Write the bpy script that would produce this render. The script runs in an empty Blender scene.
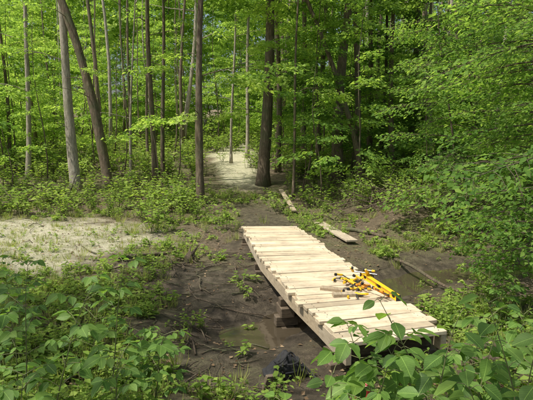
import bpy, bmesh, math, random, itertools
import numpy as np
from mathutils import Vector, Matrix, Euler
random.seed(11)
sc=bpy.context.scene
R=math.radians
# ------------------------------------------------------------------ helpers
PITCH=R(7.7); CAM=Vector((0,0,2.3)); FL=518.0
SUN=Vector((0.50,0.22,-1.0))          # direction light travels

def sstep(a,b,x):
    t=np.clip((x-a)/(b-a),0,1); return t*t*(3-2*t)
CH=[(9,10.2),(5,9.3),(3,8.7),(1.4,7.6),(0.3,6.6),(-0.1,6.1)]
def chan_dist(x,y):
    d=np.full(np.shape(x),1e9)
    for (ax,ay),(bx,by) in zip(CH[:-1],CH[1:]):
        dx,dy=bx-ax,by-ay; t=np.clip(((x-ax)*dx+(y-ay)*dy)/(dx*dx+dy*dy),0,1)
        d=np.minimum(d,np.hypot(x-ax-t*dx,y-ay-t*dy))
    return d
def lump(x,y,s,seed=0):
    a=seed*1.7
    return (np.sin(x*s+a+1.3*np.sin(y*s*.7+a))*np.cos(y*s*1.13-a+1.1*np.sin(x*s*.8))
        +.5*np.sin(x*s*2.3+y*s*1.9+a)*np.cos(y*s*2.7-x*s*.6))/1.5
def terr(x,y):
    x=np.asarray(x,float); y=np.asarray(y,float)
    z=0.055*np.maximum(y-14,0)*sstep(12,20,y)
    z=z+0.5*sstep(4.4,2.4,y)
    z=z-0.27*np.exp(-(chan_dist(x,y)/0.7)**2)
    z=z+0.35*sstep(10.2,12.0,y)*sstep(1.5,3.5,x)
    z=z+0.04*lump(x,y,1.1)+0.022*lump(x,y,3.7,2)+0.012*lump(x,y,9.,4)
    z=z+0.25*lump(x,y,.13,3)*sstep(16,35,y)
    return z
def tz(x,y): return float(terr(x,y))
def ray(px,py):
    u=(px-266.5)/FL; v=(200-py)/FL; c,s=math.cos(PITCH),math.sin(PITCH)
    return Vector((u,c+v*s,-s+v*c))
def on_ground(px,py):
    d=ray(px,py); t=1.5
    while t<90:
        p=CAM+d*t
        if p.z<=tz(p.x,p.y): break
        t+=0.03
    return Vector((p.x,p.y,tz(p.x,p.y)))
def on_level(px,py,z):
    d=ray(px,py); t=(z-CAM.z)/d.z; return CAM+d*t
def at_depth(px,py,dep):
    d=ray(px,py); return CAM+d*(dep/d.y)

class MB:
    def __init__(s): s.v=[];s.f=[];s.m=[]
    def add(s,vs,fs,mi=0):
        o=len(s.v); s.v.extend([tuple(v) for v in vs]); s.f.extend([tuple(i+o for i in f) for f in fs]); s.m.extend([mi]*len(fs))
    def tube(s,pts,rad,n=8,mi=0,rough=0.,cap=True):
        pts=[Vector(p) for p in pts]; o=len(s.v); k=len(pts); ref=None
        for i,p in enumerate(pts):
            t=(pts[min(i+1,k-1)]-pts[max(i-1,0)]).normalized()
            if ref is None: ref=Vector((1,0,0)) if abs(t.x)<.8 else Vector((0,1,0))
            a=(ref-t*ref.dot(t)).normalized(); ref=a; b=t.cross(a)
            for j in range(n):
                an=2*math.pi*j/n; r=rad[i]*(1+rough*random.uniform(-1,1))
                s.v.append(tuple(p+a*(math.cos(an)*r)+b*(math.sin(an)*r)))
        for i in range(k-1):
            for j in range(n):
                s.f.append((o+i*n+j,o+i*n+(j+1)%n,o+(i+1)*n+(j+1)%n,o+(i+1)*n+j)); s.m.append(mi)
        if cap:
            s.f.append(tuple(o+j for j in reversed(range(n)))); s.m.append(mi)
            s.f.append(tuple(o+(k-1)*n+j for j in range(n))); s.m.append(mi)
    def box(s,c,ax,ay,az,mi=0,ch=0.003):
        c=Vector(c);ax=Vector(ax);ay=Vector(ay);az=Vector(az)
        lx,ly,lz=ax.length,ay.length,az.length; ux,uy,uz=ax/lx,ay/ly,az/lz
        ch=min(ch,lx*.45,ly*.45,lz*.45)
        vs=[];idx={}
        for sx,sy,sz in itertools.product((-1,1),repeat=3):
            for k,(a,b,d) in enumerate(((lx,ly-ch,lz-ch),(lx-ch,ly,lz-ch),(lx-ch,ly-ch,lz))):
                idx[(sx,sy,sz,k)]=len(vs); vs.append(c+ux*(sx*a)+uy*(sy*b)+uz*(sz*d))
        I=lambda *a: idx[a]
        fs=[]
        for q in(-1,1):
            fs.append([I(q,-1,-1,0),I(q,1,-1,0),I(q,1,1,0),I(q,-1,1,0)][::q])
            fs.append([I(-1,q,-1,1),I(-1,q,1,1),I(1,q,1,1),I(1,q,-1,1)][::q])
            fs.append([I(-1,-1,q,2),I(1,-1,q,2),I(1,1,q,2),I(-1,1,q,2)][::q])
        for a in(-1,1):
            for b in(-1,1):
                fs.append([I(a,b,-1,0),I(a,b,1,0),I(a,b,1,1),I(a,b,-1,1)])
                fs.append([I(a,-1,b,0),I(a,1,b,0),I(a,1,b,2),I(a,-1,b,2)])
                fs.append([I(-1,a,b,1),I(1,a,b,1),I(1,a,b,2),I(-1,a,b,2)])
                for d in(-1,1): fs.append([I(a,b,d,0),I(a,b,d,1),I(a,b,d,2)])
        s.add(vs,fs,mi)
    def mesh(s,name,mats,smooth=False):
        me=bpy.data.meshes.new(name); me.from_pydata(s.v,[],s.f); 
        for m in mats: me.materials.append(m)
        me.polygons.foreach_set('material_index',s.m)
        if smooth: me.polygons.foreach_set('use_smooth',[True]*len(s.f))
        me.update(); return me
def obj(name,me,loc=(0,0,0),rot=None,scale=None,parent=None):
    o=bpy.data.objects.new(name,me); o.location=loc
    if rot is not None: o.rotation_euler=rot
    if scale is not None: o.scale=(scale,)*3
    if parent: o.parent=parent
    sc.collection.objects.link(o); return o
def fixn(o):
    b=bmesh.new(); b.from_mesh(o.data); bmesh.ops.recalc_face_normals(b,faces=b.faces); b.to_mesh(o.data); b.free()

# leaf templates (along x, width y, normal z)
T_FAR=(np.array([(0,0,0),(.42,-.30,.07),(1,0,-.08),(.42,.30,.07)],float),[(0,1,2),(0,2,3)])
T_GRASS=(np.array([(0,-.02,0),(.55,-.018,.04),(1,0,-.12),(.55,.018,.04),(0,.02,0)],float),[(0,1,3,4),(1,2,3)])
def near_tpl():
    xs=[0,.10,.25,.42,.58,.74,.88,1.0]; ws=[0,.17,.285,.32,.285,.20,.09,0]
    v=[];uv=[]
    for i,(x,w) in enumerate(zip(xs,ws)):
        z=-.18*x*x+.02
        if w==0: v.append((x,0,z)); uv.append((x,.5))
        else:
            xx=x+.03
            v+= [(xx,-w,z+.07*w/.3+.012*(-1)**i),(x,0,z-.01),(xx,w,z+.07*w/.3-.012*(-1)**i)]; uv+=[(xx,.5-w),(x,.5),(xx,.5+w)]
    f=[(0,1,2),(0,2,3)]
    for i in range(5):
        a=1+i*3;b=a+3
        f+=[(a,b,b+1,a+1),(a+1,b+1,b+2,a+2)]
    f+=[(16,19,17),(17,19,18)]
    return np.array(v,float),f,np.array(uv)
T_NEAR=near_tpl()
def leafverts(P,D,Nn,S,T):
    pos=np.asarray(P,float);d=np.array(D,float);n=np.array(Nn,float);size=np.asarray(S,float)
    d/=np.linalg.norm(d,axis=1)[:,None]; n-= d*(n*d).sum(1)[:,None]; n/=np.linalg.norm(n,axis=1)[:,None]+1e-9
    s=np.cross(n,d)
    V=pos[:,None]+size[:,None,None]*(T[None,:,0,None]*d[:,None]+T[None,:,1,None]*s[:,None]+T[None,:,2,None]*n[:,None])
    return V.reshape(-1,3)
def leaves(name,P,D,Nn,S,tpl,mats,extra=None):
    V=leafverts(P,D,Nn,S,tpl[0]); k=len(tpl[0]); NN=len(P)
    fs=[]; base=np.arange(NN)*k
    for f in tpl[1]: fs.extend((base[:,None]+np.array(f)[None]).tolist())
    v=V.tolist(); m=[0]*len(fs)
    if extra is not None:
        o=len(v); v=v+extra.v; fs=fs+[tuple(i+o for i in f) for f in extra.f]; m=m+[1]*len(extra.f)
    me=bpy.data.meshes.new(name); me.from_pydata(v,[],fs)
    for mt in mats: me.materials.append(mt)
    me.polygons.foreach_set('material_index',m)
    at=me.attributes.new('tone','FLOAT','POINT'); tn=np.random.RandomState(NN).rand(NN).repeat(k); tn=np.concatenate([tn,np.zeros(len(v)-len(tn))]).astype(np.float32); at.data.foreach_set('value',tn)
    if len(tpl)>2:
        uvl=me.uv_layers.new(name='UVMap'); li=np.zeros(len(me.loops),np.int32); me.loops.foreach_get('vertex_index',li)
        uv=np.zeros((len(li),2)); ok=li<NN*k; uv[ok]=tpl[2][li[ok]%k]
        uvl.data.foreach_set('uv',uv.ravel())
        me.polygons.foreach_set('use_smooth',[True]*len(fs))
    me.update(); return me
def leaves_fast(name,P,D,Nn,S,tone,m):
    V=leafverts(P,D,Nn,S,T_FAR[0]); NN=len(P)
    li=(np.arange(NN)[:,None]*4+np.array([0,1,2,0,2,3])[None]).ravel().astype(np.int32)
    me=bpy.data.meshes.new(name); me.vertices.add(NN*4); me.vertices.foreach_set('co',V.astype(np.float32).ravel())
    me.loops.add(NN*6); me.loops.foreach_set('vertex_index',li); me.polygons.add(NN*2); me.polygons.foreach_set('loop_start',(np.arange(NN*2)*3).astype(np.int32))
    at=me.attributes.new('tone','FLOAT','POINT'); at.data.foreach_set('value',np.asarray(tone).repeat(4).astype(np.float32))
    me.materials.append(m); me.update(calc_edges=True); me.validate(); return me
class Bake:
    """merges many placed copies of small plant meshes into one mesh"""
    cache={}
    def __init__(s): s.V=[];s.L=[];s.C=[];s.M=[];s.T=[];s.n=0;s.mats=[]
    def add(s,me,loc,rot,sc_):
        if me.name not in Bake.cache:
            V=np.zeros(len(me.vertices)*3);me.vertices.foreach_get('co',V);li=np.zeros(len(me.loops),np.int32);me.loops.foreach_get('vertex_index',li)
            ct=np.zeros(len(me.polygons),np.int32);me.polygons.foreach_get('loop_total',ct);mi=np.zeros(len(me.polygons),np.int32);me.polygons.foreach_get('material_index',mi)
            tn=np.zeros(len(me.vertices),np.float32);me.attributes['tone'].data.foreach_get('value',tn)
            Bake.cache[me.name]=(V.reshape(-1,3),li,ct,mi,tn,list(me.materials))
        V,li,ct,mi,tn,mm=Bake.cache[me.name]
        for m in mm:
            if m not in s.mats: s.mats.append(m)
        mp=np.array([s.mats.index(m) for m in mm])
        M=np.array(Euler(rot).to_matrix()); s.V.append(V@M.T*sc_+np.array(loc)); s.L.append(li+s.n); s.C.append(ct); s.M.append(mp[mi]); s.T.append(tn*.5+random.random()*.5); s.n+=len(V)
    def make(s,name,loc=(0,0,0),parent=None):
        V=np.concatenate(s.V).astype(np.float32);Lx=np.concatenate(s.L).astype(np.int32);C=np.concatenate(s.C);st=np.concatenate([[0],np.cumsum(C)[:-1]]).astype(np.int32)
        me=bpy.data.meshes.new(name);me.vertices.add(len(V));me.vertices.foreach_set('co',V.ravel());me.loops.add(len(Lx));me.loops.foreach_set('vertex_index',Lx);me.polygons.add(len(C));me.polygons.foreach_set('loop_start',st)
        for m in s.mats: me.materials.append(m)
        me.polygons.foreach_set('material_index',np.concatenate(s.M).astype(np.int32))
        at=me.attributes.new('tone','FLOAT','POINT'); at.data.foreach_set('value',np.concatenate(s.T).astype(np.float32))
        me.update(calc_edges=True);me.validate();return obj(name,me,loc,parent=parent)

# ------------------------------------------------------------------ materials
def mat(name):
    m=bpy.data.materials.new(name); m.use_nodes=True; nt=m.node_tree
    return m,nt,nt.nodes['Principled BSDF'],nt.nodes['Material Output']
def N(nt,t,**k):
    n=nt.nodes.new(t)
    for a,b in k.items():
        if a in n.inputs: n.inputs[a].default_value=b
        else: setattr(n,a,b)
    return n
def ramp(nt,fac,stops):
    r=nt.nodes.new('ShaderNodeValToRGB'); e=r.color_ramp.elements
    while len(e)<len(stops): e.new(.5)
    for i,(p,c) in enumerate(stops): e[i].position=p; e[i].color=(*c,1)
    nt.links.new(fac,r.inputs[0]); return r.outputs[0]
def mix(nt,f,a,b,bt='MIX'):
    m=nt.nodes.new('ShaderNodeMix'); m.data_type='RGBA'; m.blend_type=bt
    for i,x in((0,f),(6,a),(7,b)):
        if hasattr(x,'links'): nt.links.new(x,m.inputs[i])
        else: m.inputs[i].default_value=x if i==0 else (*x,1)
    return m.outputs[2]
def leafmat(name,c1,c2,c3,tr=.5,veins=False,tmul=1.7,cheap=False):
    m,nt,p,out=mat(name); L=nt.links.new
    g=N(nt,'ShaderNodeNewGeometry'); oi=N(nt,'ShaderNodeAttribute',attribute_name='tone')
    a=N(nt,'ShaderNodeMath',operation='MULTIPLY'); L(g.outputs['Random Per Island'],a.inputs[0]); a.inputs[1].default_value=.45
    b=N(nt,'ShaderNodeMath',operation='MULTIPLY_ADD'); L(oi.outputs['Fac'],b.inputs[0]); b.inputs[1].default_value=.55; L(a.outputs[0],b.inputs[2])
    col=ramp(nt,b.outputs[0],[(0.1,c1),(.5,c2),(.9,c3)])
    if veins:
        uv=N(nt,'ShaderNodeUVMap'); sp=N(nt,'ShaderNodeSeparateXYZ'); L(uv.outputs[0],sp.inputs[0])
        s=N(nt,'ShaderNodeMath',operation='SUBTRACT'); L(sp.outputs[1],s.inputs[0]); s.inputs[1].default_value=.5
        ab=N(nt,'ShaderNodeMath',operation='ABSOLUTE'); L(s.outputs[0],ab.inputs[0])
        mid=N(nt,'ShaderNodeMath',operation='LESS_THAN'); L(ab.outputs[0],mid.inputs[0]); mid.inputs[1].default_value=.010
        q=N(nt,'ShaderNodeMath',operation='MULTIPLY_ADD'); L(ab.outputs[0],q.inputs[0]); q.inputs[1].default_value=-.9; L(sp.outputs[0],q.inputs[2])
        q2=N(nt,'ShaderNodeMath',operation='MULTIPLY'); L(q.outputs[0],q2.inputs[0]); q2.inputs[1].default_value=9
        fr=N(nt,'ShaderNodeMath',operation='FRACT'); L(q2.outputs[0],fr.inputs[0])
        sv=N(nt,'ShaderNodeMath',operation='LESS_THAN'); L(fr.outputs[0],sv.inputs[0]); sv.inputs[1].default_value=.13
        sv2=N(nt,'ShaderNodeMath',operation='MULTIPLY'); L(sv.outputs[0],sv2.inputs[0]); sv2.inputs[1].default_value=.25
        mx=N(nt,'ShaderNodeMath',operation='MAXIMUM'); L(mid.outputs[0],mx.inputs[0]); L(sv2.outputs[0],mx.inputs[1])
        col=mix(nt,mx.outputs[0],col,tuple(min(1,x*1.5+.02) for x in c3))
        bp=N(nt,'ShaderNodeBump',Strength=.5,Distance=.003,invert=True); L(mx.outputs[0],bp.inputs['Height']); L(bp.outputs[0],p.inputs['Normal'])
        nz=N(nt,'ShaderNodeTexNoise',Scale=40.,Detail=3.); tc=N(nt,'ShaderNodeTexCoord'); L(tc.outputs['Object'],nz.inputs[0])
        col=mix(nt,nz.outputs[0],col,mix(nt,1.,col,(.62,.7,.6),'MULTIPLY'))
    if cheap:
        p=N(nt,'ShaderNodeBsdfDiffuse'); L(col,p.inputs[0])
    else:
        L(col,p.inputs['Base Color']); p.inputs['Roughness'].default_value=.5; p.inputs['Specular IOR Level'].default_value=.3
    t=N(nt,'ShaderNodeBsdfTranslucent'); tm=N(nt,'ShaderNodeMix',data_type='RGBA',blend_type='MULTIPLY'); tm.inputs[0].default_value=1
    L(col,tm.inputs[6]); tm.inputs[7].default_value=(tmul*1.15,tmul*1.15,tmul*.62,1); tm.clamp_result=False
    L(tm.outputs[2],t.inputs[0])
    ms=N(nt,'ShaderNodeMixShader'); ms.inputs[0].default_value=tr
    L(p.outputs[0],ms.inputs[1]); L(t.outputs[0],ms.inputs[2]); L(ms.outputs[0],out.inputs[0])
    return m
LEAF=leafmat('sunlit_leaf',(.11,.20,.045),(.24,.365,.08),(.43,.54,.16),.5,cheap=True)  # lighter copy for the left half, sunlight put into the leaf colour
LEAFD=leafmat('shaded_leaf',(.06,.13,.035),(.145,.255,.06),(.30,.42,.10),.5,cheap=True)  # darker copy for the right half, shade put into the leaf colour
LEAFN=leafmat('broad_leaf',(.085,.17,.04),(.155,.275,.06),(.25,.38,.085),.4,veins=True)
LEAFG=leafmat('groundcover_leaf',(.10,.17,.035),(.20,.30,.06),(.34,.43,.11),.4,cheap=True)
GRASS=leafmat('grass_blade',(.16,.20,.06),(.30,.35,.11),(.48,.48,.20),.4,cheap=True,tmul=1.3)
LITTER=leafmat('dead_leaf',(.08,.052,.03),(.19,.13,.08),(.36,.27,.17),.15,tmul=1.,cheap=True)

def bark(name,c1,c2,c3,patch=None):
    m,nt,p,out=mat(name);L=nt.links.new
    tc=N(nt,'ShaderNodeTexCoord'); mp=N(nt,'ShaderNodeMapping'); mp.inputs['Scale'].default_value=(11,11,1.8); L(tc.outputs['Object'],mp.inputs[0])
    n=N(nt,'ShaderNodeTexNoise',Scale=2.2,Detail=7.,Roughness=.75,Distortion=.8); L(mp.outputs[0],n.inputs[0])
    c=ramp(nt,n.outputs[0],[(.34,c1),(.5,c2),(.68,c3)])
    n2=N(nt,'ShaderNodeTexNoise',Scale=1.3,Detail=5.,Roughness=.7); L(tc.outputs['Object'],n2.inputs[0])
    f=ramp(nt,n2.outputs[0],[(.48,(0,0,0)),(.62,(.75,.75,.75))])
    c=mix(nt,f,c,patch or (.13,.15,.07))
    L(c,p.inputs['Base Color']); p.inputs['Roughness'].default_value=.9
    b=N(nt,'ShaderNodeBump',Strength=1.,Distance=.06); L(n.outputs[0],b.inputs['Height']); L(b.outputs[0],p.inputs['Normal'])
    return m
BK_B=bark('brown_bark',(.06,.043,.027),(.18,.135,.09),(.36,.29,.205))
BK_D=bark('dark_bark',(.03,.023,.015),(.085,.066,.045),(.18,.14,.10))
BK_P=bark('pale_bark',(.16,.135,.105),(.46,.41,.33),(.72,.66,.56),(.30,.29,.19))
TWIG=bark('twig_bark',(.07,.05,.03),(.16,.12,.08),(.30,.24,.17))
def plain(name,c,r=.5,metal=0,var=.25,sc_=30,bump=.1):
    m,nt,p,out=mat(name);L=nt.links.new
    tc=N(nt,'ShaderNodeTexCoord'); n=N(nt,'ShaderNodeTexNoise',Scale=float(sc_),Detail=5.); L(tc.outputs['Object'],n.inputs[0])
    L(mix(nt,n.outputs[0],tuple(x*(1-var) for x in c),tuple(min(1,x*(1+var)) for x in c)),p.inputs['Base Color'])
    p.inputs['Roughness'].default_value=r;p.inputs['Metallic'].default_value=metal
    b=N(nt,'ShaderNodeBump',Strength=bump,Distance=.01);L(n.outputs[0],b.inputs['Height']);L(b.outputs[0],p.inputs['Normal']);return m
GREENSTEM=plain('green_stem',(.16,.17,.07))
YEL=plain('yellow_paint',(.78,.48,.02),.45,0,.2); ORG=plain('orange_plastic',(.72,.26,.02),.45,0,.2)
BLK=plain('black_fabric',(.018,.018,.02),.8,0,.4,60,.4); STEEL=plain('dark_steel',(.12,.12,.13),.35,.8)
RED=plain('red_plastic',(.40,.03,.03),.4,0,.2); GRN=plain('vial_glass',(.3,.6,.1),.15)

def wood(name,c1,c2,c3,axis='x',dirt=.3,knots=True,dcol=(.24,.20,.15)):
    m,nt,p,out=mat(name);L=nt.links.new
    tc=N(nt,'ShaderNodeTexCoord'); g=N(nt,'ShaderNodeNewGeometry')
    off=N(nt,'ShaderNodeVectorMath',operation='SCALE'); cb=N(nt,'ShaderNodeCombineXYZ')
    for i in range(3): L(g.outputs['Random Per Island'],cb.inputs[i])
    L(cb.outputs[0],off.inputs[0]); off.inputs['Scale'].default_value=37
    ad=N(nt,'ShaderNodeVectorMath',operation='ADD'); L(tc.outputs['Object'],ad.inputs[0]); L(off.outputs[0],ad.inputs[1])
    mp=N(nt,'ShaderNodeMapping'); mp.inputs['Scale'].default_value=(1.2,26,26) if axis=='x' else (26,1.2,26); L(ad.outputs[0],mp.inputs[0])
    n=N(nt,'ShaderNodeTexNoise',Scale=1.6,Detail=6.,Roughness=.65,Distortion=.5); L(mp.outputs[0],n.inputs[0])
    c=ramp(nt,n.outputs[0],[(.28,c1),(.5,c2),(.75,c3)])
    tone=ramp(nt,g.outputs['Random Per Island'],[(0,(.60,.58,.54)),(.25,(.95,.92,.86)),(.5,(.82,.81,.78)),(.75,(1.05,1.03,1)),(1,(.78,.71,.60))])
    c=mix(nt,1.,c,tone,'MULTIPLY')
    n2=N(nt,'ShaderNodeTexNoise',Scale=2.6,Detail=7.,Roughness=.75); L(tc.outputs['Object'],n2.inputs[0])
    f=ramp(nt,n2.outputs[0],[(.44,(0,0,0)),(.66,(dirt,dirt,dirt))])
    c=mix(nt,f,c,dcol)
    if knots:
        v=N(nt,'ShaderNodeTexVoronoi',Scale=5.); L(ad.outputs[0],v.inputs[0])
        kf=ramp(nt,v.outputs[0],[(.05,(.8,.8,.8)),(.10,(0,0,0))]); c=mix(nt,kf,c,(.20,.13,.07))
    L(c,p.inputs['Base Color']); p.inputs['Roughness'].default_value=.75
    b=N(nt,'ShaderNodeBump',Strength=.5,Distance=.004);L(n.outputs[0],b.inputs['Height']);L(b.outputs[0],p.inputs['Normal']);return m
PINE=wood('sawn_plank',(.47,.38,.26),(.68,.58,.43),(.80,.71,.56),'x',.6)
PINEY=wood('sawn_beam',(.34,.29,.21),(.50,.43,.33),(.62,.55,.44),'y',.6)
OLDW=wood('weathered_board',(.26,.20,.14),(.40,.33,.23),(.52,.44,.33),'y',.6)
MUDW=wood('muddy_timber',(.06,.045,.03),(.13,.10,.07),(.24,.19,.14),'x',.7,False,(.06,.045,.03))

# ------------------------------------------------------------------ ground
def axis(lo,hi,dlo,dhi,st):
    a=list(np.arange(dlo,dhi,st)); x=dhi;s=st
    while x<hi: a.append(x); s*=1.12; x+=s
    a.append(hi); x=dlo;s=st; b=[]
    while x>lo: s*=1.12; x-=s; b.append(x)
    return np.array(b[::-1]+a)
xs=axis(-160,160,-8,8,.07); ys=axis(-60,190,2.6,17,.07)
X,Y=np.meshgrid(xs,ys); Z=terr(X,Y)
nx,ny=len(xs),len(ys)
idx=np.arange(nx*ny).reshape(ny,nx)
q=np.stack([idx[:-1,:-1],idx[:-1,1:],idx[1:,1:],idx[1:,:-1]],-1).reshape(-1,4)
me=bpy.data.meshes.new('ground'); me.from_pydata(np.stack([X,Y,Z],-1).reshape(-1,3).tolist(),[],q.tolist())
me.polygons.foreach_set('use_smooth',[True]*len(q))
def pathx(y): return np.interp(y,[9,14,20,30,45],[0.1,-.2,-1.0,-1.9,-3.5])
def masks(x,y):
    w=.35*lump(x,y,1.7,5)+.25*lump(x,y,5,6)
    cd=chan_dist(x,y)
    mud=np.maximum(sstep(1.2,.4,cd+w), sstep(1.2,.5,np.hypot((x+.2)/1.4,(y-6.6)/3.0)+w*.8))
    mud=np.maximum(mud,sstep(1.1,.6,np.abs(x-pathx(y))/.8+w)*sstep(9,10,y)*sstep(17,14,y)*.8)
    dry_sunlit=sstep(1.25,.55,np.hypot((x+5.9)/3.5,(y-10.5)/3.2)+w*.7)  # left clearing: pale dry ground with its sun patch painted in
    dry_sunlit=np.maximum(dry_sunlit,sstep(1.2,.5,np.abs(x-pathx(y))/(.7+.055*np.maximum(y-18,0))+w)*sstep(17,21,y)*sstep(42,34,y))  # painted sun patch along the far path
    gr=sstep(-.45,.35,lump(x,y,.9,8)+w*.6)*(1-mud)*(1-dry_sunlit*.6)
    return mud,dry_sunlit,gr
mu,dsun,gr=masks(X,Y)
ca=me.color_attributes.new('zones','FLOAT_COLOR','POINT')
ca.data.foreach_set('color',np.stack([mu,dsun,gr,np.ones_like(mu)],-1).astype(np.float32).ravel())
m,nt,p,out=mat('forest_floor');L=nt.links.new
tc=N(nt,'ShaderNodeTexCoord');at=N(nt,'ShaderNodeAttribute',attribute_name='zones');sp=N(nt,'ShaderNodeSeparateColor');L(at.outputs[0],sp.inputs[0])
n1=N(nt,'ShaderNodeTexNoise',Scale=6.,Detail=9.,Roughness=.75);n2=N(nt,'ShaderNodeTexNoise',Scale=45.,Detail=6.,Roughness=.7);v1=N(nt,'ShaderNodeTexVoronoi',Scale=22.)
for q_ in(n1,n2,v1): L(tc.outputs['Object'],q_.inputs['Vector'])
lit=ramp(nt,n1.outputs[0],[(.3,(.07,.05,.03)),(.5,(.16,.12,.073)),(.7,(.31,.24,.15))])
lit=mix(nt,.45,lit,mix(nt,v1.outputs['Color'],(.07,.05,.03),(.38,.30,.19)))
mudc=ramp(nt,n1.outputs[0],[(.32,(.04,.031,.021)),(.5,(.11,.087,.06)),(.66,(.24,.195,.14))])
dry_sunlit_c=ramp(nt,n2.outputs[0],[(.3,(.52,.47,.30)),(.5,(.76,.71,.51)),(.7,(.88,.84,.67))])  # pale ground colour brightened to paint in washed-out sunlight
dry_sunlit_c=mix(nt,ramp(nt,n1.outputs[0],[(.48,(0,0,0)),(.64,(.55,.55,.55))]),dry_sunlit_c,(.38,.41,.16))
grc=ramp(nt,n2.outputs[0],[(.3,(.07,.10,.025)),(.55,(.18,.22,.06)),(.8,(.32,.34,.11))])
c=mix(nt,sp.outputs[0],lit,mudc);c=mix(nt,sp.outputs[1],c,dry_sunlit_c)
gf=N(nt,'ShaderNodeMath',operation='MULTIPLY');L(sp.outputs[2],gf.inputs[0]);L(ramp(nt,n1.outputs[0],[(.42,(0,0,0)),(.58,(.75,.75,.75))]),gf.inputs[1])
c=mix(nt,gf.outputs[0],c,grc)
L(c,p.inputs['Base Color'])
rr=N(nt,'ShaderNodeMapRange');L(sp.outputs[0],rr.inputs[0]);rr.inputs[3].default_value=.95;rr.inputs[4].default_value=.5;L(rr.outputs[0],p.inputs['Roughness'])
h=N(nt,'ShaderNodeMath',operation='MULTIPLY_ADD');L(n2.outputs[0],h.inputs[0]);h.inputs[1].default_value=.5;L(n1.outputs[0],h.inputs[2])
b=N(nt,'ShaderNodeBump',Strength=1.,Distance=.12);L(h.outputs[0],b.inputs['Height']);L(b.outputs[0],p.inputs['Normal'])
me.materials.append(m); obj('ground',me)
m,nt,p,out=mat('muddy_water');L=nt.links.new;p.inputs['Base Color'].default_value=(.06,.048,.032,1);p.inputs['Roughness'].default_value=.07
n=N(nt,'ShaderNodeTexNoise',Scale=7.);tc=N(nt,'ShaderNodeTexCoord');L(tc.outputs['Object'],n.inputs[0]);b=N(nt,'ShaderNodeBump',Strength=.15,Distance=.02);L(n.outputs[0],b.inputs['Height']);L(b.outputs[0],p.inputs['Normal'])
w=MB(); lft=[];rgt=[]
CP=[Vector((a,b_,0)) for a,b_ in CH]; CP[-1]=CP[-1]+(CP[-1]-CP[-2]).normalized()*.8
for i,pnt in enumerate(CP):
    t=(CP[min(i+1,len(CP)-1)]-CP[max(i-1,0)]).normalized(); nn=Vector((-t.y,t.x,0)); lft.append(pnt+nn*.85+Vector((0,0,-.205))); rgt.append(pnt-nn*.85+Vector((0,0,-.205)))
w.add(lft+rgt,[(i,i+1,i+1+len(CP),i+len(CP)) for i in range(len(CP)-1)]); obj('stream_water',w.mesh('stream_water',[m]))

# ------------------------------------------------------------------ foliage library
def spray_data(ntw,nlf,Lm,W,size,tilt=.45,droop=.15,twigs=False):
    P=[];D=[];Nn=[];S=[];tw=MB()
    def mp(t): return Vector((Lm*t,.06*math.sin(t*5),-droop*Lm*t*t+.1*t))
    if twigs: tw.tube([mp(i/5) for i in range(6)],[.010*(1-i/7) for i in range(6)],4,cap=False)
    for i in range(ntw):
        t=.12+.85*i/(ntw-1)+random.uniform(-.03,.03); sd=1 if i%2 else -1
        l=W*(1.05-.75*abs(t-.35))*random.uniform(.6,1.1); an=sd*R(random.uniform(35,65)); 
        d=Vector((math.cos(an),math.sin(an),random.uniform(-.3,.15))); b0=mp(t)
        e=b0+d*l; e.z-=.12*l
        if twigs: tw.tube([b0,(b0+e)/2+Vector((0,0,.04)),e],[.005,.003,.002],3,cap=False)
        for j in range(nlf):
            s=(j+random.random())/nlf; q=b0+(e-b0)*s+Vector((random.gauss(0,.04),random.gauss(0,.04),random.gauss(0,.05)))
            a2=an+(1 if j%2 else -1)*R(random.uniform(15,75)); P.append(tuple(q))
            D.append((math.cos(a2),math.sin(a2),random.uniform(-.65,.1))); Nn.append((random.gauss(0,tilt),random.gauss(0,tilt),1)); S.append(size*random.uniform(.6,1.2))
    return np.array(P),np.array(D),np.array(Nn),np.array(S),tw
SD=[spray_data(12,10,1.2,.62,.14,.65) for _ in range(14)]
def spraymesh():
    P,D,Nn,S,tw=spray_data(18,12,1.3,.62,.088,.55,twigs=True); return leaves('leaf_spray',P,D,Nn,S,T_FAR,[LEAFD,TWIG],tw)
SPRF=[spraymesh() for _ in range(7)]
class Fol:
    """collects many leaf sprays into one crown mesh"""
    def __init__(s): s.a=[]
    def add(s,p,rot,sc_,tone=None):
        P,D,Nn,S,_=random.choice(SD); M=np.array(Euler(rot).to_matrix()); k=len(P)
        tn=random.random() if tone is None else tone
        s.a.append((P@M.T*sc_+np.array(p),D@M.T,Nn@M.T,S*sc_**.85,np.full(k,tn)))
    def make(s,name,m,parent,loc=(0,0,0)):
        if not s.a: return
        A=[np.concatenate([x[i] for x in s.a]) for i in range(5)]
        return obj(name,leaves_fast(name,A[0],A[1],A[2],A[3],A[4],m),loc,parent=parent)
def lowplant(name,n,h,size,m):
    P=[];D=[];Nn=[];S=[];tw=MB()
    ns=max(2,n//7)
    for k in range(ns):
        a=random.uniform(0,6.28); ln=Vector((math.cos(a),math.sin(a),0))*random.uniform(.1,.7)*h; hh=h*random.uniform(.5,1)
        b0=Vector((random.gauss(0,.05),random.gauss(0,.05),0)); e=b0+ln+Vector((0,0,hh)); tw.tube([b0,b0+ln*.35+Vector((0,0,hh*.6)),e],[.006,.004,.002],3,cap=False)
        for j in range(7):
            s=.35+.65*j/6; q=b0+ln*s*s+Vector((0,0,hh*s)); a2=random.uniform(0,6.28)
            P.append(q);D.append((math.cos(a2),math.sin(a2),random.uniform(-.3,.25)));Nn.append((random.gauss(0,.35),random.gauss(0,.35),1));S.append(size*random.uniform(.6,1.2))
    return leaves(name,P,D,Nn,S,T_FAR,[m,GREENSTEM],tw)
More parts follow.
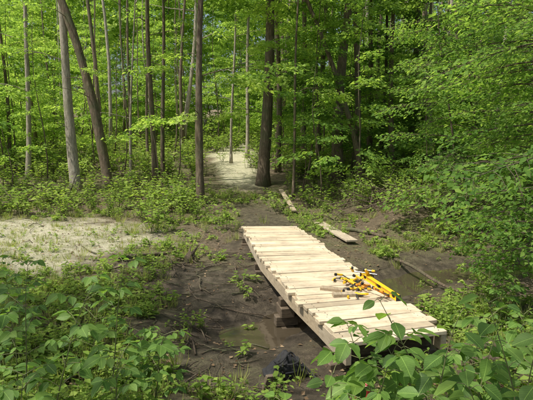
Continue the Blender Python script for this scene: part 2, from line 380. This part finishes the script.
def tuft(n,h):
    P=[];D=[];Nn=[];S=[]
    for i in range(n):
        a=random.uniform(0,6.28);r=random.uniform(.0,.09);P.append((math.cos(a)*r,math.sin(a)*r,0));D.append((math.cos(a)*random.uniform(.1,.9),math.sin(a)*random.uniform(.1,.9),1));Nn.append((math.cos(a),math.sin(a),.6));S.append(h*random.uniform(.5,1.1))
    return leaves('grass_tuft',P,D,Nn,S,T_GRASS,[GRASS])
LOW=[lowplant('seedling',14,.14,.075,LEAFG) for _ in range(6)]
MID=[lowplant('shrub_leaves',70,.55,.10,LEAFG) for _ in range(7)]
TUF=[tuft(26,.17) for _ in range(5)]

GAPS=[((.8,7.2),(1.9,4.6),.95),((-5.8,10.8),(4.6,3.8),1.),((-2.3,27),(4.2,8),.95),((-7,19),(5.5,4),.75),((0,15),(14,3.5),.4),((-1.6,3.6),(1.8,1.8),.75)]
def shaded_ok(p):
    hgt=p[2]-.3
    lx=p[0]+SUN.x*hgt; ly=p[1]+SUN.y*hgt
    for (cx,cy),(rx,ry),pr in GAPS:
        if ((lx-cx)/rx)**2+((ly-cy)/ry)**2<1 and random.random()<pr: return False
    return True
def addspray(fol,base,p,yaw,tilt,s,tone=None):
    wp=Vector(base)+Vector(p); mid=wp+Vector((math.cos(yaw),math.sin(yaw),0))*.6*s
    if not shaded_ok(mid): return
    if mid.y<13 and abs(mid.x)<2.0+.2*mid.y and mid.z<8: return
    fol.add(p,(random.uniform(-.25,.25),tilt,yaw),s,tone)
def top_h(b,t): return max(.5,t.z-b.z)
def tree(name,base,top,r0,H,bk,lm,curve=.0,crown_from=6.5,nl=14,low=0,flare=1.4,spread=1.):
    base=Vector(base); top=Vector(top); d=(top-base); d=d/d.z
    mb=MB(); pts=[];rad=[]; k=18; ph=random.uniform(0,6)
    for i in range(k+1):
        t=i/k; z=H*t**1.25
        off=Vector((math.sin(z*.55+ph)-math.sin(ph),math.sin(z*.43+ph*2)-math.sin(ph*2),0))*.08*min(1,z)
        th=top_h(base,top)
        bend=curve*(z/th-(z/th)**2) if z<th*1.5 else 0
        pts.append(Vector((d.x*z+bend,d.y*z,z-.12 if i==0 else z))+off)
        rad.append(r0*(1-.78*t)*(1+(flare-1)*math.exp(-z/.2))*random.uniform(.94,1.06))
    mb.tube(pts,rad,14 if r0>.08 else 7,rough=.07)
    def at(z):
        for a,b in zip(pts[:-1],pts[1:]):
            if a.z<=z<=b.z: return a.lerp(b,(z-a.z)/max(1e-6,b.z-a.z))
        return pts[-1]
    ln=[]
    for i in range(nl):
        z=crown_from+(H-crown_from)*(i+random.random())/nl*.97; p0=at(z); yaw=random.uniform(0,6.28); l=spread*random.uniform(1.4,3.2)*(1.1-.6*z/H)*min(1.6,r0/.09)
        dv=Vector((math.cos(yaw),math.sin(yaw),random.uniform(.1,.5))); e=p0+dv*l
        mid=(p0+e)/2+Vector((0,0,random.uniform(-.1,.25)))
        mb.tube([p0,mid,e],[r0*.3*(1.1-z/H)+.012,r0*.16*(1.1-z/H)+.01,.008],5,cap=False)
        for s in (.35,.6,.8,1.0): ln.append((p0.lerp(e,s),yaw+random.uniform(-1.1,1.1),random.uniform(1.,1.7)))
    for i in range(low):   # low epicormic branches in front of the trunk
        z=random.uniform(2.2,crown_from+1); p0=at(z); yaw=random.uniform(0,6.28); l=random.uniform(.5,1.8); e=p0+Vector((math.cos(yaw),math.sin(yaw),.15))*l
        mb.tube([p0,(p0+e)/2+Vector((0,0,.08)),e],[.018,.012,.006],4,cap=False)
        ln.append((p0.lerp(e,.5),yaw+random.uniform(-.7,.7),random.uniform(.8,1.3))); ln.append((e,yaw,random.uniform(.8,1.3)))
    tr=obj(name,mb.mesh(name,[bk],True),base)
    f=Fol()
    for p_,yw,s in ln: addspray(f,base,p_,yw,random.uniform(-.15,.3),s)
    f.make('crown',lm,tr)
    return tr

TR=[(76,191,61,10,11,BK_P,15,0.1,'added_dapple_tree'),(109,191,64,12,11.5,BK_B,13,.9,'leaning_maple_tree'),
 (200,204,203,0,8.5,BK_B,14,.1,'added_dapple_tree'),(155,183,152,0,6,BK_B,14,0,'added_dapple_tree'),(163,180,160,0,4.5,BK_B,14,.1,'beech_tree'),
 (28,180,31,0,5.5,BK_P,13,0,'birch_tree'),(182,153,194,20,5,BK_P,16,.5,'birch_tree'),(231,163,233,0,3,BK_P,15,0,'birch_tree'),
 (247,158,251,0,4,BK_P,17,.2,'birch_tree'),(263,185,266,0,12,BK_B,18,.1,'oak_tree'),(293,198,303,0,3.5,BK_B,10,0,'beech_tree'),
 (338,183,346,0,11.5,BK_B,18,-.3,'oak_tree'),(362,181,320,20,6,BK_B,14,.8,'leaning_maple_tree'),(357,178,356,0,7,BK_B,17,0,'added_dapple_tree'),
 (393,176,391,0,6,BK_B,15,0,'added_dapple_tree'),(380,172,384,0,4,BK_D,15,0,'beech_tree'),(432,173,430,0,4,BK_P,13,.1,'birch_tree'),
 (278,172,275,0,6,BK_B,16,0,'added_dapple_tree'),(318,166,322,0,6,BK_B,16,0,'beech_tree'),(148,165,146,0,3,BK_B,16,0,'beech_tree'),
 (131,178,133,40,3.5,BK_P,8,0,'birch_tree'),(475,180,470,0,5,BK_D,15,0,'added_dapple_tree'),
 (10,172,-2,0,4,BK_B,15,0,'beech_tree'),(410,168,413,0,7,BK_B,16,0,'added_dapple_tree'),(304,170,300,0,6,BK_B,16,.1,'added_dapple_tree'),(368,172,372,0,6,BK_B,16,0,'beech_tree')]
for px,py,tx,ty,wd,bk,H,cv,nm in TR:
    b_=on_ground(px,py); t_=at_depth(tx,ty,b_.y)
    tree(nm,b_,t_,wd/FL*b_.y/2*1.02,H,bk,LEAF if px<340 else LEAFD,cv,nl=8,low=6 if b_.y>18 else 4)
# unseen trees added beside / behind the camera to dapple the foreground
for x,y,H in((-6.3,1.5,13),(-4.5,-4,14),(-9.5,5.0,13),(1.5,-6,14),(-7.2,3.6,13),(-3.2,-3,13)):
    tree('added_dapple_tree',(x,y,tz(x,y)),(x+.1,y,8),.13,H,BK_B,LEAF,0,nl=12,spread=1.15)

# understory saplings
cnt=0; tries=0
while cnt<170 and tries<5000:
    tries+=1
    y=random.uniform(14.8,48) ; x=random.uniform(-.62,.62)*(y+3)
    if abs(x-float(pathx(y)))<(1.1+.035*y if y<31 else .2): continue
    if -9<x<-3.5 and y<16.5: continue
    right=x>y*.06
    base=Vector((x,y,tz(x,y))); H=random.uniform(3,7.5)+(y-15)*.15
    mb=MB(); lx,ly=random.gauss(0,.07),random.gauss(0,.06); pts=[Vector((lx*H*t+.1*math.sin(t*7),ly*H*t,H*t-.05)) for t in np.linspace(0,1,7)]
    mb.tube(pts,[.028*(1-.8*i/6)*(H/6) for i in range(7)],6)
    o=obj('beech_sapling' if random.random()<.5 else 'maple_sapling',mb.mesh('sapling_stem',[TWIG],True),base)
    ns=int(H*3.4); f=Fol(); tb=random.random()
    for i in range(ns):
        t=.14+.84*(i+random.random())/ns; k=min(5,int(t*6)); p_=pts[k].lerp(pts[k+1],t*6-k)
        addspray(f,base,p_,random.uniform(0,6.28),random.uniform(-.25,.2),random.uniform(.7,1.25)*(1.2-.6*t)*(1+(y-15)*.012),.5*tb+.5*random.random())
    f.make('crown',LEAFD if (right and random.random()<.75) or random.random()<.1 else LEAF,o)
    cnt+=1
# distant forest mass
dm=obj('distant_tree_mass',None); fl,fr=Fol(),Fol()
for i in range(4500):
    y=random.uniform(42,86); x=random.uniform(-.68,.68)*y; r_=random.random()
    if i>3500: x=random.uniform(-.45,.12)*y; r_=1
    z=tz(x,y)+ (random.uniform(.3,20) if r_<.5 else random.uniform(0,6) if r_<.62 else random.uniform(9,31))
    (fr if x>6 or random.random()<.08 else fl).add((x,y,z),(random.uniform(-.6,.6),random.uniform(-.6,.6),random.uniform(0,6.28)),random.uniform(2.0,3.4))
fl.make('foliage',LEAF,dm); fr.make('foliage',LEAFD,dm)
mb=MB()
for i in range(150):
    y=random.uniform(26,70); x=random.uniform(-.6,.6)*y
    if abs(x-float(pathx(y)))<2: continue
    z=tz(x,y); lx=random.gauss(0,.05); r=random.uniform(.04,.13)*(1.35 if x>0 else 1); H=random.uniform(12,22)
    mb.tube([(x+lx*H*t+.2*math.sin(t*6+i),y,z-.2+H*t) for t in np.linspace(0,1,7)],[r*(1-.7*t) for t in np.linspace(0,1,7)],7,0 if random.random()<.75 else 1)
obj('distant_tree_trunks',mb.mesh('distant_tree_trunks',[BK_B,BK_P],True))
# near right-hand saplings with layered leaf sprays
for bx,by,H,n in((4.3,7.6,4.6,34),(5.3,9.6,5.5,40),(4.1,11.4,5.2,34),(6.6,11.8,6.5,36),(3.6,6.0,2.2,14),(7.2,8.6,6.0,30)):
    base=Vector((bx,by,tz(bx,by))); mb=MB(); pts=[Vector((-.5*t*t*H*.2+.1*math.sin(t*6),.1*math.sin(t*4),H*t-.05)) for t in np.linspace(0,1,9)]
    mb.tube(pts,[.032*(1-.8*i/8) for i in range(9)],7)
    o=obj('maple_sapling',mb.mesh('sapling_stem',[TWIG],True),base); bk_=Bake()
    for i in range(n):
        t=.14+.85*(i+random.random())/n; k=min(7,int(t*8)); p_=pts[k].lerp(pts[k+1],t*8-k)
        yaw=random.uniform(1.6,4.7) if random.random()<.6 else random.uniform(0,6.28)
        bk_.add(random.choice(SPRF),p_,(random.uniform(-.2,.2),random.uniform(-.15,.25),yaw),random.uniform(.7,1.3))
    bk_.make('crown',parent=o)
# undergrowth
sh=Bake(); n=0
while n<1350:
    y=random.uniform(11.5,42); x=random.uniform(-.6,.6)*(y+2)
    if y<32 and abs(x-float(pathx(y)))<.8+.035*y and random.random()<.93: continue
    if ((x+5.9)/3.5)**2+((y-10.5)/3.2)**2<1: continue
    if abs(x-1.5)<1.6 and y<14: continue
    sh.add(random.choice(MID),(x,y,tz(x,y)-.02),(0,0,random.uniform(0,6.28)),random.uniform(.6,1.7)*(1 if y<20 else 1.4)); n+=1
sh.make('forest_undergrowth')
gc=Bake(); n=0
while n<4300:
    y=3+random.random()**1.3*15; x=random.uniform(-.62,.62)*(y+1.5)
    mu_,dsun_,gr_=[float(v) for v in masks(np.array(x),np.array(y))]
    pr=.12+.9*gr_+(.5 if x<-1.0 and y<8.5 else 0)
    if mu_>.3: pr=.06
    if dsun_>.5: pr=.4
    if random.random()>pr: continue
    if -.2<x<2.0 and 4.6<y<10.8: continue
    big=random.random()<.14 and dsun_<.4
    lib=TUF if random.random()<(.7 if dsun_>.4 else .25) else (MID if big else LOW)
    gc.add(random.choice(lib),(x,y,tz(x,y)-.01),(0,0,random.uniform(0,6.28)),random.uniform(.25,.6) if lib is MID else random.uniform(.5,1.5)*(.7 if dsun_>.5 else 1)); n+=1
gc.make('ground_cover')
P=[];D=[];Nn=[];S=[]
for i in range(14000):
    y=2.8+random.random()**1.5*20; x=random.uniform(-.6,.6)*(y+1.5)
    if chan_dist(np.array(x),np.array(y))<.45: continue
    if float(masks(np.array(x),np.array(y))[0])>.3 and random.random()<.7: continue
    a=random.uniform(0,6.28); P.append((x,y,tz(x,y)+.012)); D.append((math.cos(a),math.sin(a),random.gauss(0,.2)));Nn.append((random.gauss(0,.3),random.gauss(0,.3),1));S.append(random.uniform(.03,.07))
obj('leaf_litter',leaves('leaf_litter',P,D,Nn,S,T_FAR,[LITTER]))
mb=MB()
for i in range(640):
    y=3.5+random.random()**1.2*18; x=random.uniform(-.55,.55)*(y+1)
    if i>460: y=random.uniform(4.2,9.5); x=random.uniform(-2.4,.1)
    if -.2<x<2.0 and 4.4<y<10.8: continue
    if float(masks(np.array(x),np.array(y))[1])>.5 and random.random()<.7: continue
    l=random.uniform(.10,.9); a=random.uniform(0,3.14); r=random.uniform(.003,.013)*(.5+l*.6); pts=[]
    for t in np.linspace(-.5,.5,5):
        qx=x+math.cos(a)*l*t+random.gauss(0,.03)*l; qy=y+math.sin(a)*l*t; pts.append((qx,qy,tz(qx,qy)+r+.008+(random.random()**3)*.04))
    mb.tube(pts,[r,r*.95,r*.85,r*.7,r*.4],6)
obj('fallen_branches',mb.mesh('fallen_branches',[TWIG],True))
for cx,cy,n,hh in((3.0,13.2,70,.7),(-6.5,16.2,60,.6),(4.6,12.6,40,.6)):
    mb=MB()
    for i in range(n):
        x=cx+random.gauss(0,.9);y=cy+random.gauss(0,.5);z=tz(x,y); d=Vector((random.gauss(0,1),random.gauss(0,.5),random.uniform(-.1,.5))).normalized()*random.uniform(.4,1.3)
        b0=Vector((x,y,z+random.uniform(0,hh*.5))); mb.tube([b0,b0+d*.5+Vector((0,0,random.gauss(0,.05))),b0+d],[.016,.011,.004],5)
    obj('brush_pile',mb.mesh('brush_pile',[TWIG],True))

# ------------------------------------------------------------------ boardwalk
DZ=.38; up=Vector((0,0,1))
Lp=[on_level(a,b_,DZ) for a,b_ in((243,226),(260,257),(289,290),(318,317),(345,344))]
Rp=[on_level(a,b_,DZ) for a,b_ in((297,226),(341,257),(386,290),(421,312),(448,330))]
def edge(pts,t):
    cum=[0]
    for a,b_ in zip(pts[:-1],pts[1:]): cum.append(cum[-1]+(b_-a).length)
    s=t*cum[-1]
    for i in range(len(pts)-1):
        if s<=cum[i+1]+1e-6: return pts[i].lerp(pts[i+1],(s-cum[i])/(cum[i+1]-cum[i]))
    return pts[-1].copy()
bw=obj('wooden_boardwalk',None)
mb=MB(); nails=MB(); NPk=42
for i in range(NPk):
    t=(i+.5)/NPk; a=edge(Lp,t); b_=edge(Rp,t)
    d=(b_-a); ln=d.length; u=d.normalized()
    t0=(edge(Lp,i/NPk)+edge(Rp,i/NPk))/2; t1=(edge(Lp,(i+1)/NPk)+edge(Rp,(i+1)/NPk))/2
    c=(a+b_)/2+u*random.gauss(0,.018); c.z+=random.gauss(0,.003)-.02
    vdir=Vector((-u.y,u.x,0)); w_=abs((t1-t0).dot(vdir))/2-.004-abs(random.gauss(0,.002))
    yaw=random.gauss(0,.008); u=Matrix.Rotation(yaw,3,'Z')@u; vdir=Matrix.Rotation(yaw,3,'Z')@vdir
    rl=random.gauss(0,.006); 
    mb.box(c,(u+up*rl)*(ln/2+random.gauss(0,.014)),vdir*w_,up*.02,0,.004)
    for sgn in(-1,1):
        for o_ in(-.5,.5):
            q=c+u*sgn*(ln/2-.09)+vdir*w_*o_+up*.0205; nails.tube([q-up*.004,q+up*.002],[.005,.005],6)
o=obj('planks',mb.mesh('planks',[PINE]),parent=bw); fixn(o)
obj('nails',nails.mesh('nails',[STEEL]),parent=bw)
mb=MB()
for pts,ins in((Lp,.035),(Rp,-.035)):
    for i in range(len(pts)-1):
        off=Vector((ins,0,0)); a=pts[i]+off;b_=pts[i+1]+off; d=(b_-a)
        mb.box((a+b_)/2-Vector((0,0,.04+.085)),d/2*1.0,Vector((-d.y,d.x,0)).normalized()*.03,(0,0,.083),0,.006)
o=obj('beams',mb.mesh('beams',[PINEY]),parent=bw); fixn(o)
mb=MB()
for t in(.02,.36,.66,.93):
    a=edge(Lp,t);b_=edge(Rp,t);u=(b_-a).normalized();v_=Vector((-u.y,u.x,0)); ln=(b_-a).length; c=(a+b_)/2
    mb.box(c-Vector((0,0,.04+.17+.05)),u*(ln/2+.03),v_*.06,(0,0,.048),0,.008)
    for s_ in(-1,1):
        q=c+u*s_*(ln/2-.06); g=tz(q.x,q.y)-.08; h_=(DZ-.31-g); k=max(1,round(h_/.12))
        for j in range(k):     # cribbing of short stacked timbers
            hh=h_/k; cc=Vector((q.x+random.gauss(0,.012),q.y+random.gauss(0,.012),g+hh*(j+.5))); A_,B_=(u*.15,v_*.07) if j%2 else (u*.09,v_*.14)
            mb.box(cc,A_,B_,(0,0,hh/2-.002),0,.01)
o=obj('supports',mb.mesh('supports',[MUDW]),parent=bw); fixn(o)

# ------------------------------------------------------------------ tools on the deck
DT=DZ
A=on_level(362,277,DT);B=on_level(398,301,DT); u=(B-A).normalized(); v_=Vector((-u.y,u.x,0)); ln=(B-A).length; c=(A+B)/2
mb=MB()
mb.box(c+up*.006,u*ln/2,v_*.026,up*.005,0,.002); mb.box(c+up*.064,u*ln/2,v_*.026,up*.005,0,.002)
for s0,s1 in((-1,-.86),(-.72,-.15),(.15,.72),(.86,1)):
    mb.box(c+u*(ln/2*(s0+s1)/2)+up*.035,u*(ln/2*(s1-s0)/2),v_*.008,up*.0235,0,.001)
for s_ in(-.79,0,.79):
    q=c+u*(ln/2*s_)+up*.035; mb.tube([q-v_*.012,q+v_*.012],[.024,.024],16,1); mb.tube([q-u*.02+v_*.004,q+u*.02+v_*.004],[.008,.008],10,2)
for s_ in(-1,1): mb.box(c+u*(ln/2+.004)*s_+up*.035,u*.004,v_*.028,up*.036,1,.002)
o=obj('spirit_level',mb.mesh('spirit_level',[YEL,BLK,GRN]));fixn(o)
def clamp(loc,yaw,roll,L_=.36,mat1=YEL):
    mb=MB(); X_=Vector((1,0,0));Y_=Vector((0,1,0));Z_=up
    mb.box((L_/2,0,0),X_*L_/2,Y_*.004,Z_*.011,1,.001)
    mb.box((.012,0,.055),X_*.014,Y_*.012,Z_*.062,0,.005)
    mb.box((.03,0,.105),X_*.012,Y_*.017,Z_*.018,2,.005)
    sx=L_*.62
    mb.box((sx,0,.035),X_*.024,Y_*.013,Z_*.05,0,.006)
    mb.box((sx,0,.085),X_*.016,Y_*.011,Z_*.03,0,.005); mb.box((sx-.022,0,.105),X_*.010,Y_*.017,Z_*.018,2,.005)
    mb.tube([(sx+.01,0,.02),(sx+.03,0,-.03),(sx+.03,0,-.10),(sx+.022,0,-.13)],[.013,.016,.015,.010],8,0)
    mb.tube([(sx+.04,0,-.01),(sx+.065,0,-.045),(sx+.06,0,-.09)],[.006,.007,.005],6,2)
    mb.tube([(sx+.02,0,.1),(L_*.9,0,.1)],[.005,.005],6,1); mb.tube([(L_*.86,0,.1),(L_*.98,0,.1)],[.015,.013],8,0)
    o=obj('bar_clamp',mb.mesh('bar_clamp',[mat1,STEEL,BLK])); fixn(o); o.location=loc; o.rotation_euler=(roll,0,yaw)
    bpy.context.view_layer.update(); lo=min((o.matrix_world@v.co).z for v in o.data.vertices); o.location.z+=DT+.001-lo; return o
for px,py,yw,rl,cc in((334,280,R(-20),R(85),YEL),(342,277,R(-75),R(80),YEL),(349,284,R(-50),R(78),ORG),(357,290,R(-100),R(95),YEL),(338,290,R(12),R(88),YEL),(366,292,R(-60),R(60),ORG),(352,278,R(-30),R(50),YEL),(362,283,R(-120),R(70),YEL)):
    q=on_level(px,py,DT); clamp((q.x,q.y,DT),yw,rl,random.uniform(.32,.42),cc)
mb=MB(); q=on_level(347,296,DT); mb.box(q+up*.02,(.17,.02,0),(-.005,.045,0),(0,0,.019),0,.003); q=on_level(338,293,DT); mb.box(q+up*.0205+Vector((-.06,.09,0)),(.13,-.05,0),(.015,.04,0),(0,0,.019),0,.003)
o=obj('wood_offcuts',mb.mesh('wood_offcuts',[OLDW]));fixn(o)

def gboard(name,a,b_,w_,th,m,lift=.02):
    A=on_ground(*a);B=on_ground(*b_); u=(B-A); v_=Vector((-u.y,u.x,0)).normalized()
    mb=MB(); mb.box((A+B)/2+up*(lift+th/2),u/2,v_*w_/2,up*th/2,0,.004); o=obj(name,mb.mesh(name,[m]));fixn(o);return o
gboard('loose_plank',(319,226),(352,245),.24,.04,PINEY,.06)
gboard('loose_plank',(281,194),(294,216),.14,.04,OLDW,.12)
def log(name,a,b_,r,m,lift=0,seg=8):
    A=on_ground(*a);B=on_ground(*b_);mb=MB();pts=[A.lerp(B,t)+up*(r*.8+lift)+Vector((0,0,.03*math.sin(t*7))) for t in np.linspace(0,1,seg)]
    for q in pts: q.z=max(q.z,tz(q.x,q.y)+r*.6)
    mb.tube(pts,[r*(1-.35*t) for t in np.linspace(0,1,seg)],10,rough=.08)
    return obj(name,mb.mesh(name,[m],True))
log('fallen_log',(345,231),(386,239),.05,BK_B); log('fallen_log',(452,357),(560,342),.055,BK_B)
log('fallen_log',(470,368),(545,372),.035,BK_B,.05); log('fallen_log',(118,262),(190,250),.04,BK_B); log('fallen_log',(0,208),(70,200),.1,BK_B)
log('fallen_log',(395,262),(470,300),.03,BK_B,.02)
q=on_ground(188,262); mb=MB()
for i in range(6):
    a=random.uniform(0,6.28); l=random.uniform(.2,.4); d=Vector((math.cos(a)*.7,math.sin(a)*.5,random.uniform(.3,1.1))).normalized()*l
    mb.tube([(0,0,-.02),d*.5+Vector((0,0,.03)),d],[.035,.022,.006],7,rough=.1)
mb.tube([(0,0,-.1),(0.03,0,.08),(.07,.02,.17)],[.11,.09,.06],10,rough=.12)
obj('tree_stump',mb.mesh('tree_stump',[BK_B],True),q)

# ------------------------------------------------------------------ bag, can, stake
q=on_ground(285,376)
bag=obj('tool_bag',None,q-Vector((0,0,.02)),(0,0,R(20)),1.)
bm=bmesh.new(); bmesh.ops.create_cube(bm,size=1); bmesh.ops.subdivide_edges(bm,edges=bm.edges[:],cuts=11,use_grid_fill=True)
for v in bm.verts:
    x,y,z=v.co; t=z+.5; f=1-.35*t*t; e=1+.14*math.sin(t*3.1)
    fold=.010*math.sin(x*19+z*13+2*math.sin(y*9))+.006*math.sin(y*31-z*27+x*11)
    v.co=Vector((x*.36*f*e+fold*(1 if x>0 else -1),y*.24*(f*.85)*e+fold*(1 if y>0 else -1),t*(.20+.05*math.sin(x*5+1.2))*(1-.3*abs(x)*t)+.014*math.sin(x*17+y*13)*t))
me=bpy.data.meshes.new('bag_body');bm.to_mesh(me);bm.free();me.materials.append(BLK);me.polygons.foreach_set('use_smooth',[True]*len(me.polygons))
b_=obj('bag_body',me,parent=bag); s_=b_.modifiers.new('s','SUBSURF');s_.levels=1;s_.render_levels=1
mb=MB()
mb.tube([(.11*math.cos(t),-.05+.07*math.sin(t*2),.17+.08*math.sin(t)) for t in np.linspace(0,math.pi,11)],[.009]*11,6)
mb.tube([(.12*math.cos(t)+.02,.03-.15*math.sin(t),.17+.01*math.sin(t)) for t in np.linspace(0,math.pi,11)],[.009]*11,6)
mb.tube([(.15,-.05,.14),(.22,-.12,.06),(.24,-.2,.03),(.17,-.24,.03)],[.012,.012,.012,.010],6)
mb.tube([(-.05,-.13,.11),(.05,-.132,.11)],[.005,.005],6,1)
o=obj('straps',mb.mesh('bag_parts',[BLK,STEEL]),parent=bag)
q=on_ground(362,399); mb=MB()
mb.box((0,0,.12),(.12,0,0),(0,.075,0),(0,0,.12),0,.03); mb.box((0,0,.252),(.09,0,0),(0,.05,0),(0,0,.014),0,.01)
mb.tube([(-.09,0,.24),(-.085,0,.30),(0,0,.315),(.06,0,.30),(.07,0,.25)],[.013,.014,.014,.014,.013],8); mb.tube([(.085,0,.24),(.10,0,.285)],[.026,.026],12,1); mb.tube([(.10,0,.285),(.15,0,.36),(.2,0,.40)],[.013,.011,.009],8,1)
o=obj('fuel_can',mb.mesh('fuel_can',[RED,BLK]),q,(0,0,R(-25)),.6);fixn(o)
q=on_ground(267,392); mb=MB(); mb.box((0,0,.05),(.035,.01,0),(-.008,.022,0),(.03,0,.10),0,.006); o=obj('wood_stake',mb.mesh('wood_stake',[MUDW]),q);fixn(o)

# ------------------------------------------------------------------ foreground broad-leaved plants
def broadplant(name,x,y,h,lx,ly,nn,size,compound=True):
    base=Vector((x,y,tz(x,y))); st=MB(); P=[];D=[];Nn=[];S=[]
    def sp_(t): return Vector((lx*h*t**1.6+.02*math.sin(t*5),ly*h*t**1.6,h*(t-.15*t*t*(abs(lx)+abs(ly)))))
    st.tube([sp_(t) for t in np.linspace(0,1,8)],[.006*(1-.7*t) for t in np.linspace(0,1,8)],6,cap=False)
    a=random.uniform(0,6.28)
    def lf(p,d,s,tw=.34):
        P.append(p);D.append(d);Nn.append((random.gauss(0,tw),random.gauss(0,tw)-.1,1));S.append(s)
    for i in range(nn):
        t=.28+.72*i/(nn-1); p0=sp_(t); a+=1.57+random.gauss(0,.3)
        for sg in(0,math.pi):
            an=a+sg+random.gauss(0,.25); hd=Vector((math.cos(an),math.sin(an),0)); pl=random.uniform(.10,.24)*(1.15-.5*t)*(1 if compound else .5)
            e=p0+hd*pl+Vector((0,0,pl*random.uniform(.1,.55))); mid=p0.lerp(e,.5)+Vector((0,0,.012)); st.tube([p0,mid,e],[.0028,.0022,.0016],4,cap=False)
            sz=size*random.uniform(.55,1.12)*(1.1-.3*t)
            lf(e,hd+Vector((0,0,random.uniform(-.6,0))),sz)
            if compound:
                sd=Vector((-hd.y,hd.x,0))
                for s0,sc_2 in((.97,.88),(.55,.72)):
                    q=p0.lerp(e,s0)
                    for s_ in(-1,1): lf(q+sd*s_*.004,hd*.45+sd*s_+Vector((0,0,random.uniform(-.5,.05))),sz*sc_2*random.uniform(.8,1.05))
    o=obj(name,st.mesh('stems',[GREENSTEM],True),base)
    obj('leaves',leaves('leaves',P,D,Nn,S,T_NEAR,[LEAFN]),parent=o); return o
FP=[(-1.75,3.5,1.15,.1,0),(-1.42,3.2,1.05,.3,.1),(-1.2,3.7,1.2,.15,0),(-1.0,3.1,.5,.2,0),(-1.65,2.8,.85,-.1,.1),(-.85,3.6,.7,.2,-.1),(-2.1,4.1,1.1,0,0),(-1.6,4.4,.9,.2,0),(-2.5,4.8,.9,.1,0),(-1.1,4.6,.45,-.1,0),(-2.8,5.6,.8,0,.1),(-1.3,2.5,.55,.1,.1)]
for x,y,h,lx,ly in FP: broadplant('elder_seedling',x,y,h,lx,ly,6,.135)
RP=[(.55,2.7,.72,.3,.1),(.85,2.6,.9,.2,0),(1.15,2.8,.78,.3,.1),(1.42,2.75,.9,-.15,.1),(.35,2.8,.5,.1,0),(1.6,3.1,.85,.2,0),(1.0,3.1,.6,-.2,.1),(.68,3.1,.75,-.2,0),(1.3,2.4,.75,.2,.1),(1.85,3.3,.7,-.2,0),(2.2,3.9,.6,.1,0),(.12,3.0,.25,0,0),(1.1,2.35,.66,-.2,0),(.8,2.3,.55,0,.1),(.95,2.75,.95,-.3,.1),(1.25,3.2,.8,.25,0),(.5,2.45,.45,.1,0),(1.55,2.6,.7,.2,0),(.75,2.9,.6,.3,-.1),(1.35,2.95,.6,-.3,0)]
for x,y,h,lx,ly in RP: broadplant('viburnum_shrub',x,y,h,lx,ly,6,.165,random.random()<.3)
for x,y,h in((3.1,6.4,.9),(3.6,5.9,1.0),(2.7,5.8,.6),(3.2,7.3,.8),(4.0,7.0,1.1),(2.5,4.9,.5)): broadplant('viburnum_shrub',x,y,h,.1,0,7,.12,True)

# ------------------------------------------------------------------ light, sky, camera
w=bpy.data.worlds.new('World');sc.world=w;w.use_nodes=True;nt=w.node_tree
sk=nt.nodes.new('ShaderNodeTexSky');sk.sky_type='NISHITA';sk.sun_disc=False;sk.dust_density=5
el=math.asin(1/SUN.length);sk.sun_elevation=el;sk.sun_rotation=math.atan2(-SUN.x,-SUN.y)%(2*math.pi)
bg=nt.nodes['Background'];bg.inputs[1].default_value=.15;nt.links.new(sk.outputs[0],bg.inputs[0])
l=bpy.data.lights.new('sun','SUN');l.energy=5;l.angle=R(.5);l.color=(1,.95,.84);o=bpy.data.objects.new('sun',l);o.rotation_euler=SUN.to_track_quat('-Z','Y').to_euler();sc.collection.objects.link(o)
cam=bpy.data.cameras.new('camera');cam.lens=35;cam.sensor_width=36;cam.clip_end=500;o=bpy.data.objects.new('camera',cam);o.location=CAM;o.rotation_euler=(math.pi/2-PITCH,0,0);sc.collection.objects.link(o);sc.camera=o
sc.view_settings.view_transform='Standard';sc.view_settings.look='None';sc.view_settings.exposure=0
